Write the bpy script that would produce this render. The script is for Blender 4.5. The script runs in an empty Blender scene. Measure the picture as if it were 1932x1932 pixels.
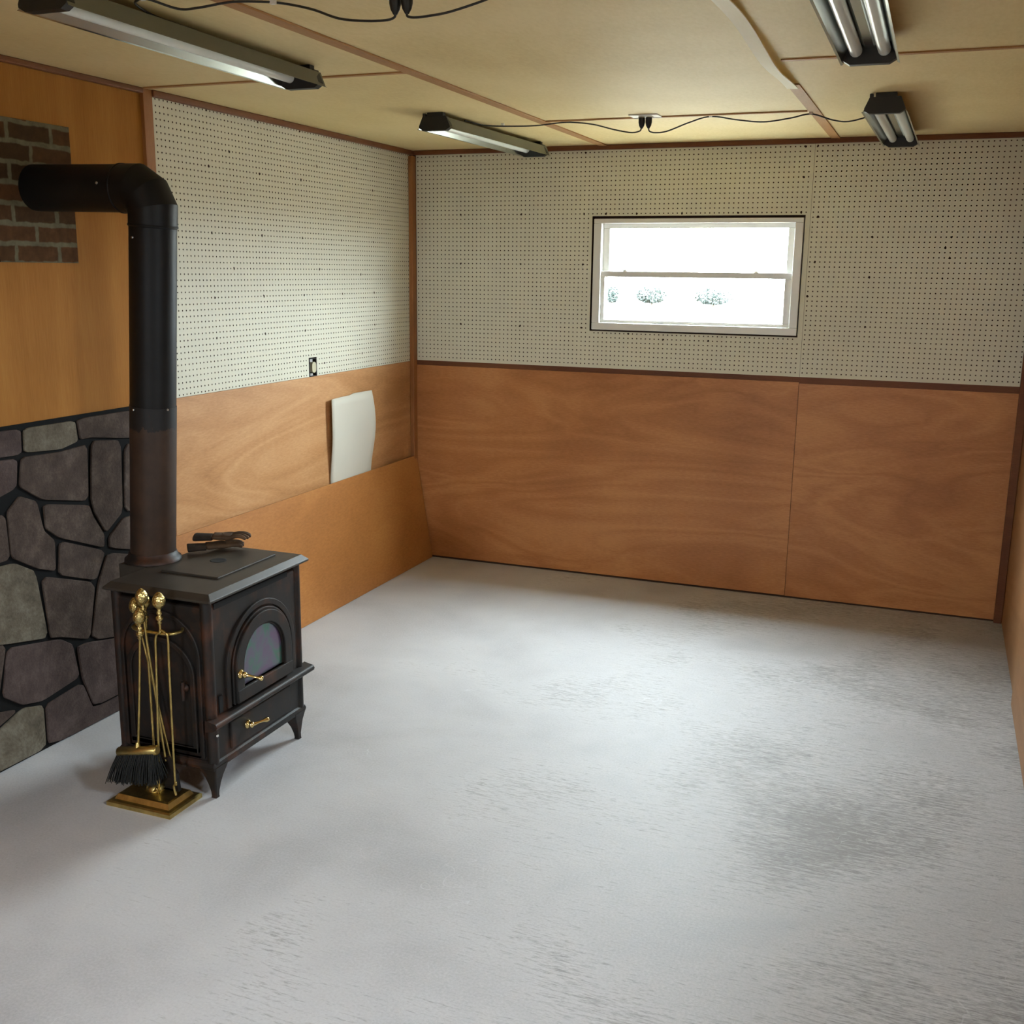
import bpy, bmesh, math, random
from mathutils import Vector, Matrix
random.seed(7)
sc = bpy.context.scene
COL = sc.collection
H, W, YR = 2.4726, 3.4545, -8.0          # ceiling height, room width, rear wall
PI = math.pi

# ------------------------------------------------------------------ materials
def lin(r, g, b):
    f = lambda c: (c / 255 / 12.92) if c / 255 <= .04045 else ((c / 255 + .055) / 1.055) ** 2.4
    return (f(r), f(g), f(b), 1)

class NT:
    def __init__(s, name):
        s.m = bpy.data.materials.new(name); s.m.use_nodes = True
        s.t = s.m.node_tree; s.n = s.t.nodes; s.l = s.t.links
        s.bsdf = s.n['Principled BSDF']; s.out = s.n['Material Output']
    def node(s, typ, **kw):
        x = s.n.new(typ)
        for k, v in kw.items():
            if k in x.inputs.keys(): x.inputs[k].default_value = v
            else: setattr(x, k, v)
        return x
    def link(s, a, b): s.l.new(a, b)
    def coord(s, scale=(1, 1, 1), rot=(0, 0, 0)):
        tc = s.n.new('ShaderNodeTexCoord'); mp = s.n.new('ShaderNodeMapping')
        mp.inputs['Scale'].default_value = scale; mp.inputs['Rotation'].default_value = rot
        s.link(tc.outputs['Object'], mp.inputs['Vector']); return mp.outputs['Vector']
    def noise(s, vec, scale, detail=4, rough=.55, dist=0):
        n = s.node('ShaderNodeTexNoise'); n.inputs['Scale'].default_value = scale
        n.inputs['Detail'].default_value = detail; n.inputs['Roughness'].default_value = rough
        n.inputs['Distortion'].default_value = dist
        s.link(vec, n.inputs['Vector']); return n.outputs['Fac']
    def ramp(s, fac, stops):
        r = s.node('ShaderNodeValToRGB'); e = r.color_ramp.elements
        while len(e) < len(stops): e.new(.5)
        for i, (p, c) in enumerate(stops):
            e[i].position = p; e[i].color = c if len(c) == 4 else (*c, 1)
        s.link(fac, r.inputs['Fac']); return r.outputs['Color']
    def mix(s, fac, a, b, mode='MIX'):
        m = s.node('ShaderNodeMix', data_type='RGBA', blend_type=mode)
        for sock, v in ((0, fac), (6, a), (7, b)):
            if isinstance(v, (int, float, tuple)): m.inputs[sock].default_value = v
            else: s.link(v, m.inputs[sock])
        return m.outputs[2]
    def math(s, op, a, b=0.0):
        m = s.node('ShaderNodeMath', operation=op)
        for i, v in enumerate((a, b)):
            if isinstance(v, (int, float)): m.inputs[i].default_value = v
            else: s.link(v, m.inputs[i])
        return m.outputs[0]
    def color(s, c):
        if isinstance(c, tuple): s.bsdf.inputs['Base Color'].default_value = c
        else: s.link(c, s.bsdf.inputs['Base Color'])
    def set(s, rough=None, metal=None, spec=None):
        if rough is not None:
            if isinstance(rough, (int, float)): s.bsdf.inputs['Roughness'].default_value = rough
            else: s.link(rough, s.bsdf.inputs['Roughness'])
        if metal is not None: s.bsdf.inputs['Metallic'].default_value = metal
        if spec is not None: s.bsdf.inputs['Specular IOR Level'].default_value = spec
        return s
    def bump(s, h, strength=.3, dist=.002):
        b = s.node('ShaderNodeBump'); b.inputs['Strength'].default_value = strength; b.inputs['Distance'].default_value = dist
        s.link(h, b.inputs['Height']); s.link(b.outputs['Normal'], s.bsdf.inputs['Normal'])

def plain(name, c, rough=.5, metal=0, spec=.5, var=.12, vs=6):
    t = NT(name); v = t.coord()
    n = t.noise(v, vs, 4)
    d = tuple(x * (1 - var) for x in c[:3]) + (1,); l = tuple(min(1, x * (1 + var)) for x in c[:3]) + (1,)
    t.color(t.ramp(n, [(.3, d), (.7, l)])); t.set(rough, metal, spec); return t.m

def wood(name, dark, mid, light, stretch, rough=.5, ring=9, warp=1.0, spec=.35, fine=60):
    """veneer: stretch = scale per axis (small along the grain)"""
    t = NT(name); v = t.coord(stretch)
    n1 = t.noise(v, 1.1, 3, .5, warp)
    bands = t.math('FRACT', t.math('MULTIPLY', n1, ring))
    tri = t.math('ABSOLUTE', t.math('SUBTRACT', bands, .5))
    n2 = t.noise(v, fine, 3, .6)
    n3 = t.noise(t.coord(), 1.3, 2)
    f = t.math('ADD', t.math('MULTIPLY', tri, .26), t.math('ADD', t.math('MULTIPLY', n2, .34), t.math('MULTIPLY', n3, .55)))
    t.color(t.ramp(f, [(.34, dark), (.50, mid), (.68, light)])); t.set(rough, 0, spec)
    t.bump(n2, .08, .001); return t.m

M = {}
M['ply_back'] = wood('reddish_plywood', lin(160, 104, 60), lin(180, 121, 73), lin(200, 142, 90), (.55, 1, 2.6), .42, 7, 1.2)
M['ply_left'] = wood('tan_plywood', lin(165, 117, 72), lin(186, 137, 90), lin(203, 157, 110), (1, .5, 2.4), .5, 7, 1.2)
M['ply_loose'] = wood('amber_plywood', lin(150, 96, 46), lin(170, 112, 57), lin(186, 130, 70), (1, .6, 2.0), .5, 3, .6)
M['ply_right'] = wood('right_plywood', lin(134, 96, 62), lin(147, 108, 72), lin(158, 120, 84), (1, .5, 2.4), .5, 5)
M['panel'] = wood('orange_panelling', lin(142, 92, 38), lin(156, 104, 46), lin(168, 117, 56), (3.5, 3.5, .16), .75, 3, .5, .12)
M['ceil'] = wood('birch_ceiling', lin(213, 191, 136), lin(223, 203, 148), lin(232, 213, 162), (1.4, .5, 1), .6, 2, .6)
M['trim'] = wood('pine_trim', lin(133, 84, 44), lin(152, 100, 56), lin(166, 116, 70), (6, 6, .5), .5, 3, .4)
M['trim_dark'] = wood('dark_trim', lin(96, 54, 28), lin(112, 66, 36), lin(128, 80, 46), (.5, .5, 5), .55, 3, .4)
M['batten'] = wood('ceiling_batten_wood', lin(150, 108, 62), lin(168, 124, 76), lin(182, 140, 92), (5, .4, 5), .6, 3, .4)
M['lath'] = wood('pale_lath', lin(246, 242, 212), lin(250, 246, 220), lin(253, 250, 228), (5, .5, 5), .6, 2, .4)
M['stud'] = plain('rough_stud', lin(70, 48, 32), .85)
M['peg'] = plain('pegboard_white', lin(216, 214, 196), .6, 0, .2, .025, 3)
M['chip'] = plain('chipped_hardboard', lin(74, 58, 42), .9)
M['white'] = plain('white_vinyl', lin(226, 226, 222), .35, var=.03)
M['card'] = plain('white_card', lin(204, 200, 186), .6, var=.03, vs=3)
M['black'] = plain('black_plastic', (.006, .006, .006, 1), .5)
M['cord'] = plain('cord_rubber', (.012, .011, .010, 1), .5)
M['pipe'] = plain('black_stovepipe', (.005, .0045, .004, 1), .5, .0, .25, .4, 9)
M['screw'] = plain('zinc_screw', (.6, .6, .58, 1), .3, 1)
M['brass'] = plain('aged_brass', (.52, .39, .14, 1), .36, 1, var=.25, vs=30)
M['bright_brass'] = plain('polished_brass', (.8, .6, .25, 1), .18, 1)
M['bristle'] = plain('black_bristle', (.008, .009, .008, 1), .8, vs=90, var=.6)
M['ivory'] = plain('ivory_plastic', lin(196, 190, 160), .4)
M['steel'] = plain('galvanised', (.35, .34, .32, 1), .45, 1)
M['boxblack'] = plain('black_outlet_box', (.01, .01, .009, 1), .6)
M['tube'] = plain('fluorescent_tube_glass', lin(226, 232, 226), .25, 0, .5, .01)
M['grey_enamel'] = plain('grey_enamel', lin(104, 102, 84), .45, var=.03)
M['chrome'] = plain('reflector_chrome', (.50, .55, .54, 1), .22, 1, var=.04)
M['leather'] = plain('brown_leather', lin(78, 58, 40), .75, 0, .3, .5, 14)
M['cuff'] = plain('dark_cuff', lin(44, 34, 26), .85, 0, .3, .4, 20)
M['slot'] = plain('soot', (.003, .003, .003, 1), .9)  # near-black colour stands in for the shade inside slots and recesses
M['leaf'] = plain('leaf', (.006, .0115, .009, 1), .7, var=.3)
M['siding'] = plain('dark_siding', (.02, .016, .013, 1), .85)
M['bark'] = plain('bark', lin(110, 95, 80), .9)
M['grass'] = plain('bare_earth', lin(84, 78, 66), .95)

def iron(name, zfade=None):
    t = NT(name); v = t.coord()
    n = t.noise(v, 7, 6, .62); n2 = t.noise(t.coord((1, 1, .25)), 16, 4, .6)
    f = t.math('ADD', t.math('MULTIPLY', n, .65), t.math('MULTIPLY', n2, .35))
    if zfade is None:
        t.color(t.ramp(f, [(.38, (.006, .0056, .0052, 1)), (.50, (.013, .008, .0056, 1)), (.62, (.055, .019, .008, 1))]))
    else:                         # bare rusted steel below a ragged edge of stove paint
        sep = t.node('ShaderNodeSeparateXYZ'); tc = t.node('ShaderNodeTexCoord'); t.link(tc.outputs['Object'], sep.inputs[0])
        h = t.math('ADD', sep.outputs['Z'], t.math('MULTIPLY', t.noise(t.coord((1, 1, .6)), 30, 5, .7), .09))
        k = t.math('GREATER_THAN', h, zfade)
        rust = t.ramp(f, [(.35, (.020, .012, .008, 1)), (.55, (.044, .023, .013, 1)), (.7, (.072, .036, .020, 1))])
        t.color(t.mix(k, rust, (.009, .008, .0075, 1)))
    t.set(.55, 0, .35); t.bump(n2, .2, .002); return t.m
M['iron'] = iron('rusty_cast_iron'); M['iron_top'] = plain('stove_top_iron', lin(52, 46, 39), .5, 0, .4, .25, 8)
M['pipe_rust'] = iron('rusted_stovepipe', .54)

def floor_mat():
    t = NT('grey_painted_floor')
    streak = t.noise(t.coord((5.5, 60, 1)), 1.6, 6, .72)
    fine = t.noise(t.coord((34, 190, 1)), 1.0, 4, .7)
    grain = t.noise(t.coord((1, 1, 1)), 130, 3, .6)
    blot = t.noise(t.coord((1, 1, 1)), 1.4, 4, .55, .3)
    sep = t.node('ShaderNodeSeparateXYZ'); tc = t.node('ShaderNodeTexCoord'); t.link(tc.outputs['Object'], sep.inputs[0])
    right = t.math('MULTIPLY', t.math('SUBTRACT', sep.outputs['X'], .9), .075)      # heavier wear on the walked right-hand side
    wear = t.math('ADD', t.math('ADD', t.math('MULTIPLY', streak, .5), t.math('MULTIPLY', fine, .5)),
                  t.math('ADD', t.math('MULTIPLY', t.math('SUBTRACT', blot, .5), .55), right))
    k = t.ramp(wear, [(.61, (0, 0, 0)), (.76, (1, 1, 1))])
    base = t.ramp(t.math('ADD', t.math('MULTIPLY', blot, .7), t.math('MULTIPLY', grain, .3)),
                  [(.30, lin(158, 158, 160)), (.50, lin(184, 184, 186)), (.72, lin(200, 200, 201))])
    c = t.mix(t.math('MULTIPLY', k, .62), base, lin(88, 85, 81))
    scr = t.noise(t.coord((1, 1, 1)), 2.1, 2, .5, 2.5)          # thin pale scuffs
    s2 = t.math('LESS_THAN', t.math('ABSOLUTE', t.math('SUBTRACT', scr, .5)), .0022)
    s3 = t.math('GREATER_THAN', t.noise(t.coord(), 1.9, 2), .60)
    c = t.mix(t.math('MULTIPLY', t.math('MULTIPLY', s2, s3), .22), c, lin(216, 218, 222))
    t.color(c); t.set(t.math('ADD', .50, t.math('MULTIPLY', blot, .2)), 0, .4)
    t.bump(t.math('ADD', t.math('MULTIPLY', streak, .6), t.math('MULTIPLY', grain, .5)), .25, .003)
    return t.m
M['floor'] = floor_mat()

def stone_mat(name, a, b, c):
    t = NT(name); v = t.coord()
    n = t.noise(v, 11, 5, .65); g = t.noise(v, 85, 4, .7)
    f = t.math('ADD', t.math('MULTIPLY', n, .7), t.math('MULTIPLY', g, .3))
    t.color(t.ramp(f, [(.36, a), (.52, b), (.68, c)])); t.set(.8, 0, .15); t.bump(g, .6, .005); return t.m
M['stone_a'] = stone_mat('brown_flagstone', lin(58, 47, 41), lin(74, 62, 55), lin(96, 84, 76))
M['stone_b'] = stone_mat('pale_flagstone', lin(74, 66, 55), lin(100, 92, 78), lin(122, 115, 101))
M['stone_c'] = stone_mat('mauve_flagstone', lin(62, 50, 47), lin(77, 64, 60), lin(94, 81, 77))
M['mortar'] = plain('black_mortar', (.0045, .0045, .0045, 1), .85, 0, .15)

def brick_mat():
    t = NT('printed_brick'); 
    tc = t.node('ShaderNodeTexCoord'); sp = t.node('ShaderNodeSeparateXYZ'); cb = t.node('ShaderNodeCombineXYZ')
    t.link(tc.outputs['Object'], sp.inputs[0]); t.link(sp.outputs['Y'], cb.inputs[0]); t.link(sp.outputs['Z'], cb.inputs[1])
    nz = t.node('ShaderNodeTexNoise'); nz.inputs['Scale'].default_value = 22; t.link(cb.outputs[0], nz.inputs['Vector'])
    ad = t.node('ShaderNodeVectorMath', operation='MULTIPLY_ADD'); t.link(nz.outputs['Color'], ad.inputs[0])
    ad.inputs[1].default_value = (.016, .016, 0); t.link(cb.outputs[0], ad.inputs[2])
    b = t.node('ShaderNodeTexBrick'); t.link(ad.outputs[0], b.inputs['Vector'])
    b.inputs['Color1'].default_value = lin(92, 62, 38); b.inputs['Color2'].default_value = lin(60, 47, 30); b.inputs['Mortar'].default_value = lin(112, 106, 84)
    for k, v in (('Scale', 1), ('Mortar Size', .011), ('Mortar Smooth', .5), ('Brick Width', .20), ('Row Height', .068), ('Bias', -.1)): b.inputs[k].default_value = v
    n = t.noise(t.coord(), 26, 4, .6)
    t.bsdf.inputs['Specular IOR Level'].default_value = .12; t.color(t.mix(.65, b.outputs['Color'], t.ramp(n, [(.3, (.35, .35, .35)), (.7, (1, 1, 1))]), 'MULTIPLY')); t.set(.9); return t.m
M['brick'] = brick_mat()

def iridescent_glass():
    t = NT('sooty_stove_glass'); n = t.noise(t.coord(), 9, 3, .5, .6)
    t.color(t.ramp(n, [(.32, lin(92, 70, 98)), (.45, lin(82, 84, 96)), (.55, lin(58, 98, 84)), (.68, lin(88, 84, 84))]))  # iridescent sheen of the door glass painted in as purple and green
    t.set(.2, .25, .6); return t.m
M['sooty'] = iridescent_glass()

def glass():
    t = NT('window_glass'); n = t.n; tr = n.new('ShaderNodeBsdfTransparent'); gl = n.new('ShaderNodeBsdfGlossy'); mx = n.new('ShaderNodeMixShader'); mx.inputs[0].default_value = .05
    gl.inputs['Roughness'].default_value = .02; tr.inputs['Color'].default_value = (.96, .98, .97, 1)
    t.link(tr.outputs[0], mx.inputs[1]); t.link(gl.outputs[0], mx.inputs[2]); t.link(mx.outputs[0], t.out.inputs['Surface'])
    return t.m
M['glass'] = glass()

# ------------------------------------------------------------------ object helpers
ROOT = {}
def tag(o, label=None, cat=None, group=None, kind=None):
    if label: o['label'] = label
    if cat: o['category'] = cat
    if group: o['group'] = group
    if kind: o['kind'] = kind
    return o
def thing(name, loc, label=None, cat=None, group=None, kind=None):
    o = bpy.data.objects.new(name, None); o.location = loc; o.empty_display_size = .1; COL.objects.link(o)
    ROOT[o] = Vector(loc); return tag(o, label, cat, group, kind)

class MB:
    """mesh builder in room coordinates"""
    def __init__(s): s.v = []; s.f = []; s.mi = []; s.sm = []
    def add(s, v, f, mi=0, smooth=False):
        b = len(s.v); s.v += [tuple(p) for p in v]
        for q in f: s.f.append(tuple(i + b for i in q)); s.mi.append(mi); s.sm.append(smooth)
        return s
    def box(s, x0, x1, y0, y1, z0, z1, mi=0):
        v = [(x, y, z) for z in (z0, z1) for y in (y0, y1) for x in (x0, x1)]
        return s.add(v, [(0, 2, 3, 1), (4, 5, 7, 6), (0, 1, 5, 4), (2, 6, 7, 3), (0, 4, 6, 2), (1, 3, 7, 5)], mi)
    def loft(s, rings, cap=True, mi=0, smooth=False, closed=True):
        n = len(rings[0]); v = [p for r in rings for p in r]; f = []
        for i in range(len(rings) - 1):
            for j in range(n if closed else n - 1):
                k = (j + 1) % n; f.append((i * n + j, i * n + k, (i + 1) * n + k, (i + 1) * n + j))
        s.add(v, f, mi, smooth)
        if cap:
            s.add(rings[0], [tuple(range(n))[::-1]], mi); s.add(rings[-1], [tuple(range(n))], mi)
        return s
    def tube(s, pts, r, n=10, mi=0, cap=True):
        pts = [Vector(p) for p in pts]; rs = r if isinstance(r, (list, tuple)) else [r] * len(pts)
        rings = []; d0 = (pts[1] - pts[0]).normalized(); u = d0.orthogonal().normalized()
        for i, p in enumerate(pts):
            a = pts[max(i - 1, 0)]; b = pts[min(i + 1, len(pts) - 1)]; d = (b - a).normalized()
            u = (u - d * u.dot(d)).normalized(); w = d.cross(u)
            rings.append([p + (u * math.cos(2 * PI * k / n) + w * math.sin(2 * PI * k / n)) * rs[i] for k in range(n)])
        return s.loft(rings, cap, mi, True)
    def lathe(s, p, axis, prof, n=20, mi=0):
        """prof: list of (distance along axis, radius)"""
        p = Vector(p); d = Vector(axis).normalized(); u = d.orthogonal().normalized(); w = d.cross(u)
        rings = [[p + d * h + (u * math.cos(2 * PI * k / n) + w * math.sin(2 * PI * k / n)) * max(r, 1e-4) for k in range(n)] for h, r in prof]
        return s.loft(rings, True, mi, True)
    def prism(s, poly, axis, a, b, mi=0):
        """poly of 2-D points extruded along axis 'x','y' or 'z' from a to b"""
        P = {'x': lambda t, q: (t, q[0], q[1]), 'y': lambda t, q: (q[0], t, q[1]), 'z': lambda t, q: (q[0], q[1], t)}[axis]
        return s.loft([[P(a, q) for q in poly], [P(b, q) for q in poly]], True, mi)
    def build(s, name, mats, parent=None, bevel=0, seg=2, kind=None, root=None):
        r = parent
        while r is not None and r.parent is not None: r = r.parent
        off = ROOT.get(r, Vector((0, 0, 0))) if r is not None else (Vector(root) if root else Vector((0, 0, 0)))
        me = bpy.data.meshes.new(name)
        me.from_pydata([(p[0] - off[0], p[1] - off[1], p[2] - off[2]) for p in s.v], [], s.f)
        for m in (mats if isinstance(mats, list) else [mats]): me.materials.append(M[m])
        me.polygons.foreach_set('material_index', s.mi); me.polygons.foreach_set('use_smooth', s.sm); me.update()
        bm = bmesh.new(); bm.from_mesh(me); bmesh.ops.recalc_face_normals(bm, faces=bm.faces); bm.to_mesh(me); bm.free()
        o = bpy.data.objects.new(name, me); COL.objects.link(o)
        if parent is not None: o.parent = parent
        elif root: o.location = root
        if bevel:
            b = o.modifiers.new('bevel', 'BEVEL'); b.width = bevel; b.segments = seg; b.limit_method = 'ANGLE'; b.angle_limit = .6
        if kind: o['kind'] = kind
        return o
def rect_minus(x0, x1, z0, z1, o):
    """pieces of a rectangle outside the opening o"""
    a0, a1, c0, c1 = o
    if x1 <= a0 or x0 >= a1 or z1 <= c0 or z0 >= c1: return [(x0, x1, z0, z1)]
    out = []
    if x0 < a0: out.append((x0, a0, z0, z1))
    if x1 > a1: out.append((a1, x1, z0, z1))
    m0, m1 = max(x0, a0), min(x1, a1)
    if z0 < c0: out.append((m0, m1, z0, c0))
    if z1 > c1: out.append((m0, m1, c1, z1))
    return out

# ------------------------------------------------------------------ room shell
WX0, WX1, WZ0, WZ1 = 1.133, 2.302, 1.455, 2.092           # hole cut for the window
MB().box(-.12, W + .14, YR - .1, .15, -.12, 0).build('floor', 'floor', kind='structure')
MB().box(-.12, W + .14, YR - .1, .15, H, H + .12).build('ceiling', 'ceil', kind='structure')
PB, PT = 1.2448, 2.448                                     # pegboard bottom and top
wl = MB().box(-.14, -.08, YR - .1, .2, 0, H).build('wall_left', 'stud', kind='structure')
MB().box(-.006, 0, -2.32, 0, .004, 1.238).build('plywood_sheet', 'ply_left', wl)
MB().box(-.02, -.004, YR, -2.36, 0, H).build('wood_panelling', 'panel', wl)
wb = MB()
for r in rect_minus(-.12, W + .12, 0, H, (WX0 + .06, WX1 - .06, WZ0 + .04, WZ1 - .01)): wb.box(r[0], r[1], .08, .14, r[2], r[3])
wb.box(0, W, .004, .08, 0, .006)
wb = wb.build('wall_back', 'stud', kind='structure')
MB().box(.012, 2.3265, 0, .006, .012, 1.215).build('plywood_sheet', 'ply_back', wb)
o = MB().box(2.3285, 3.425, .0008, .0068, .010, 1.209).build('plywood_sheet', 'ply_back', wb)
o.data.transform(Matrix.Translation((-3.1, .4, -.9))); o.location = (3.1, -.4, .9)
MB().box(.012, 3.425, .004, .03, 1.19, 1.26).build('ledger_strip', 'trim_dark', wb)
RW = (-4.7, -4.25, 1.62, 2.05)                              # daylight opening in the right wall, beside the photographer
wr = MB()
for r in rect_minus(YR - .1, .2, 0, H, RW): wr.box(W + .006, W + .14, r[0], r[1], r[2], r[3])
wr = wr.build('wall_right', 'stud', kind='structure')
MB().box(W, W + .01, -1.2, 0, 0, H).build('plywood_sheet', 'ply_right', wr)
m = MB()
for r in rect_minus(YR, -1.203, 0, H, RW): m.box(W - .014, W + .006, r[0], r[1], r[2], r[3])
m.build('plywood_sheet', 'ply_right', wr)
REAR_FILL = (1.4, 2.0, 1.55, 2.05)  # assumed unseen rear opening, sized to fill the back wall with daylight
wf = MB()
for r in rect_minus(-.12, W + .12, 0, H, REAR_FILL): wf.box(r[0], r[1], YR - .1, YR, r[2], r[3])
wf.build('wall_front', 'ply_left', kind='structure')
# trims
MB().box(0, .028, -.045, .002, .001, 2.442).build('trim_1', 'trim', bevel=.004, kind='structure')
MB().box(W - .04, W - .001, -.03, .003, .001, H - .001).build('trim_2', 'trim_dark', bevel=.003, kind='structure')
MB().box(-.02, .012, -2.372, -2.318, .001, H - .001).build('trim_3', 'trim', bevel=.002, kind='structure')
MB().box(-.02, .022, -2.32, -.001, 2.447, H).build('trim_4', 'trim_dark', bevel=.004, kind='structure')
MB().box(-.02, .016, YR, -2.372, 2.452, H).build('trim_5', 'trim_dark', bevel=.004, kind='structure')
MB().box(.022, W - .04, -.02, .02, 2.447, H).build('trim_6', 'trim_dark', bevel=.004, kind='structure')
MB().box(1.165, 1.212, YR, -.02, H - .007, H).build('trim_7', 'batten', bevel=.002, kind='structure')
MB().box(.022, 1.165, -2.385, -2.362, H - .005, H).build('trim_8', 'batten', kind='structure')
MB().box(1.212, 2.40, -1.03, -1.012, H - .006, H).build('trim_9', 'batten', kind='structure')  # strip added for the shadow line where one ceiling sheet sags
MB().box(2.45, W, -2.215, -2.19, H - .005, H).build('trim_10', 'batten', kind='structure')
MB().box(2.405, 2.45, -1.72, -.02, H - .005, H).build('trim_11', 'batten', kind='structure')  # darker strip stands in for the brown shadow along the joint
MB().box(.022, 1.165, -4.82, -4.80, H - .005, H).build('trim_12', 'batten', kind='structure')

# loose, wavy batten along the right-hand ceiling joint
lb = MB(); rings = []
for i in range(0, 71):
    y = -6.0 + 4.3 * i / 70
    sag = .003 + .012 * (.5 + .5 * math.sin(y * 5.3 + 1.0)) * min(1, (-1.7 - y) * 2.5 + .05)
    tw = .35 * math.sin(y * 4.1 + .3); x = 2.424 + .006 * math.sin(y * 3.7); z = H - .004 - sag - .006
    c, s = math.cos(tw), math.sin(tw); hw = .021
    rings.append([(x - hw * c, y, z - hw * s * .35 - .0015), (x + hw * c, y, z + hw * s * .35 - .0015), (x + hw * c, y, z + hw * s * .35 + .0015), (x - hw * c, y, z - hw * s * .35 + .0015)])
lb.loft(rings)
tag(lb.build('batten_strip', 'lath'), 'pale warped wooden batten strip peeling along the right ceiling joint', 'strip')

# ------------------------------------------------------------------ pegboard (every hole is cut)
I = .0254
def pegboard(name, plane, u0, u1, hu0, z0, z1, hz0, holes_out, label, chips, parent=None):
    """plane 'back' (u = x, face at y=0) or 'left' (u = y, face at x=0)"""
    P3 = (lambda u, d, z: (u, d, z)) if plane == 'back' else (lambda u, d, z: (-d, u, z))
    m = MB(); us = [u0]; u = hu0 - .5 * I
    while u <= u0 + 1e-6: u += I
    while u < u1 - 1e-6: us.append(u); u += I
    us.append(u1)
    zs = [z0]; z = hz0 - .5 * I
    while z > z0: z -= I
    z += I
    while z <= z0 + 1e-6: z += I
    while z < z1 - 1e-6: zs.append(z); z += I
    zs.append(z1)
    T = .004
    oct_ = [(math.cos(PI / 8 + k * PI / 4), math.sin(PI / 8 + k * PI / 4)) for k in range(8)]
    for a, b in zip(us, us[1:]):
        hu = hu0 + round(((a + b) / 2 - hu0) / I) * I
        for c, d in zip(zs, zs[1:]):
            hz = hz0 + round(((c + d) / 2 - hz0) / I) * I
            for (p, q, r, s) in rect_minus(a, b, c, d, holes_out):
                key = (round((hu - hu0) / I), round((hz - hz0) / I))
                R = .0037
                if key in chips: R = .0075
                if hu - R > p and hu + R < q and hz - R > r and hz + R < s:
                    jig = random.uniform(.55, 1.25) if key in chips else 1
                    ring = [(hu + R * x * (random.uniform(.5, 1.2) if key in chips else 1), hz + R * y * (random.uniform(.5, 1.2) if key in chips else 1)) for x, y in oct_]
                    v = [P3(p, 0, r), P3(q, 0, r), P3(q, 0, s), P3(p, 0, s)] + [P3(x, 0, y) for x, y in ring] + [P3(x, T, y) for x, y in ring]
                    # corners: 0=(-,-) 1=(+,-) 2=(+,+) 3=(-,+) ; octagon k at 22.5+45k deg
                    f = [(2, 5, 4), (3, 7, 6), (0, 9, 8), (1, 11, 10), (2, 3, 6, 5), (3, 0, 8, 7), (0, 1, 10, 9), (1, 2, 4, 11)]
                    m.add(v, f, 0); b0 = len(m.v) - 20
                    for k in range(8):
                        j = (k + 1) % 8; m.f.append((b0 + 4 + k, b0 + 4 + j, b0 + 12 + j, b0 + 12 + k)); m.mi.append(1); m.sm.append(False)
                else:
                    m.add([P3(p, 0, r), P3(q, 0, r), P3(q, 0, s), P3(p, 0, s)], [(0, 1, 2, 3)], 0)
    # back face rim so the sheet has thickness
    for (x0, x1, y0, y1) in ((u0, u0, z0, z1), (u1, u1, z0, z1), (u0, u1, z0, z0), (u0, u1, z1, z1)):
        if x0 == x1: m.add([P3(x0, 0, y0), P3(x0, T, y0), P3(x0, T, y1), P3(x0, 0, y1)], [(0, 1, 2, 3)], 1)
        else: m.add([P3(x0, 0, y0), P3(x0, T, y0), P3(x1, T, y0), P3(x1, 0, y0)], [(0, 1, 2, 3)], 1)
    me = bpy.data.meshes.new(name); me.from_pydata(m.v, [], m.f); me.materials.append(M['peg']); me.materials.append(M['chip'])
    me.polygons.foreach_set('material_index', m.mi); me.update()
    o = bpy.data.objects.new(name, me); COL.objects.link(o); return tag(o, label, 'pegboard', 'white pegboard sheets')
def chipset(cols, rows, n, seed):
    rn = random.Random(seed); return {(c + rn.choice((-1, 0, 0, 1)), r + rn.choice((0, 0, -1))) for c in cols for r in rows for _ in range(n)}
X0 = .03 + .5 * I
win = (WX0, WX1, WZ0, WZ1)
ch_left = {(c, r) for c in (14, 29, 43, 58, 72) for r in (0, -9, -20, -31, -38)} | chipset((20, 50, 65), (-5, -26, -44), 1, 3)
ch_back = {(c, -1 * r) for c in (11, 26, 41, 88) for r in (0, 13, 24, 38)} | {(42 + k, -13) for k in (4, 11, 21, 33)} | {(43, -15), (43, -22), (43, -28), (43, -37), (52, -39), (60, -40), (70, -40)} | {(88, r) for r in (-6, -14, -21, -28, -34)}
ch_rt = {(0, 0), (1, -14), (1, -23), (0, -30), (12, -18), (26, -20), (27, -18), (27, -22), (26, -26), (12, -26), (38, -42), (12, -36)}
pegboard('pegboard_sheet', 'left', -2.3134 - .5 * I, -.03, -2.3134, 1.2395, PT + .006, 2.443, (-1.197, -1.120, 1.2, 1.337), 'white pegboard sheet on the left wall between stovepipe and corner', ch_left)
pegboard('pegboard_sheet', 'back', .03, 2.3268, X0, PB - .0005, PT, 2.4353, win, 'wide white pegboard sheet on the back wall around the window', ch_back)
pegboard('pegboard_sheet', 'back', 2.3278, 3.4245, 2.34, PB - .0005, PT, 2.4353, (0, .1, 0, .1), 'narrower white pegboard sheet right of the window against the right corner', ch_rt)

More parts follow.
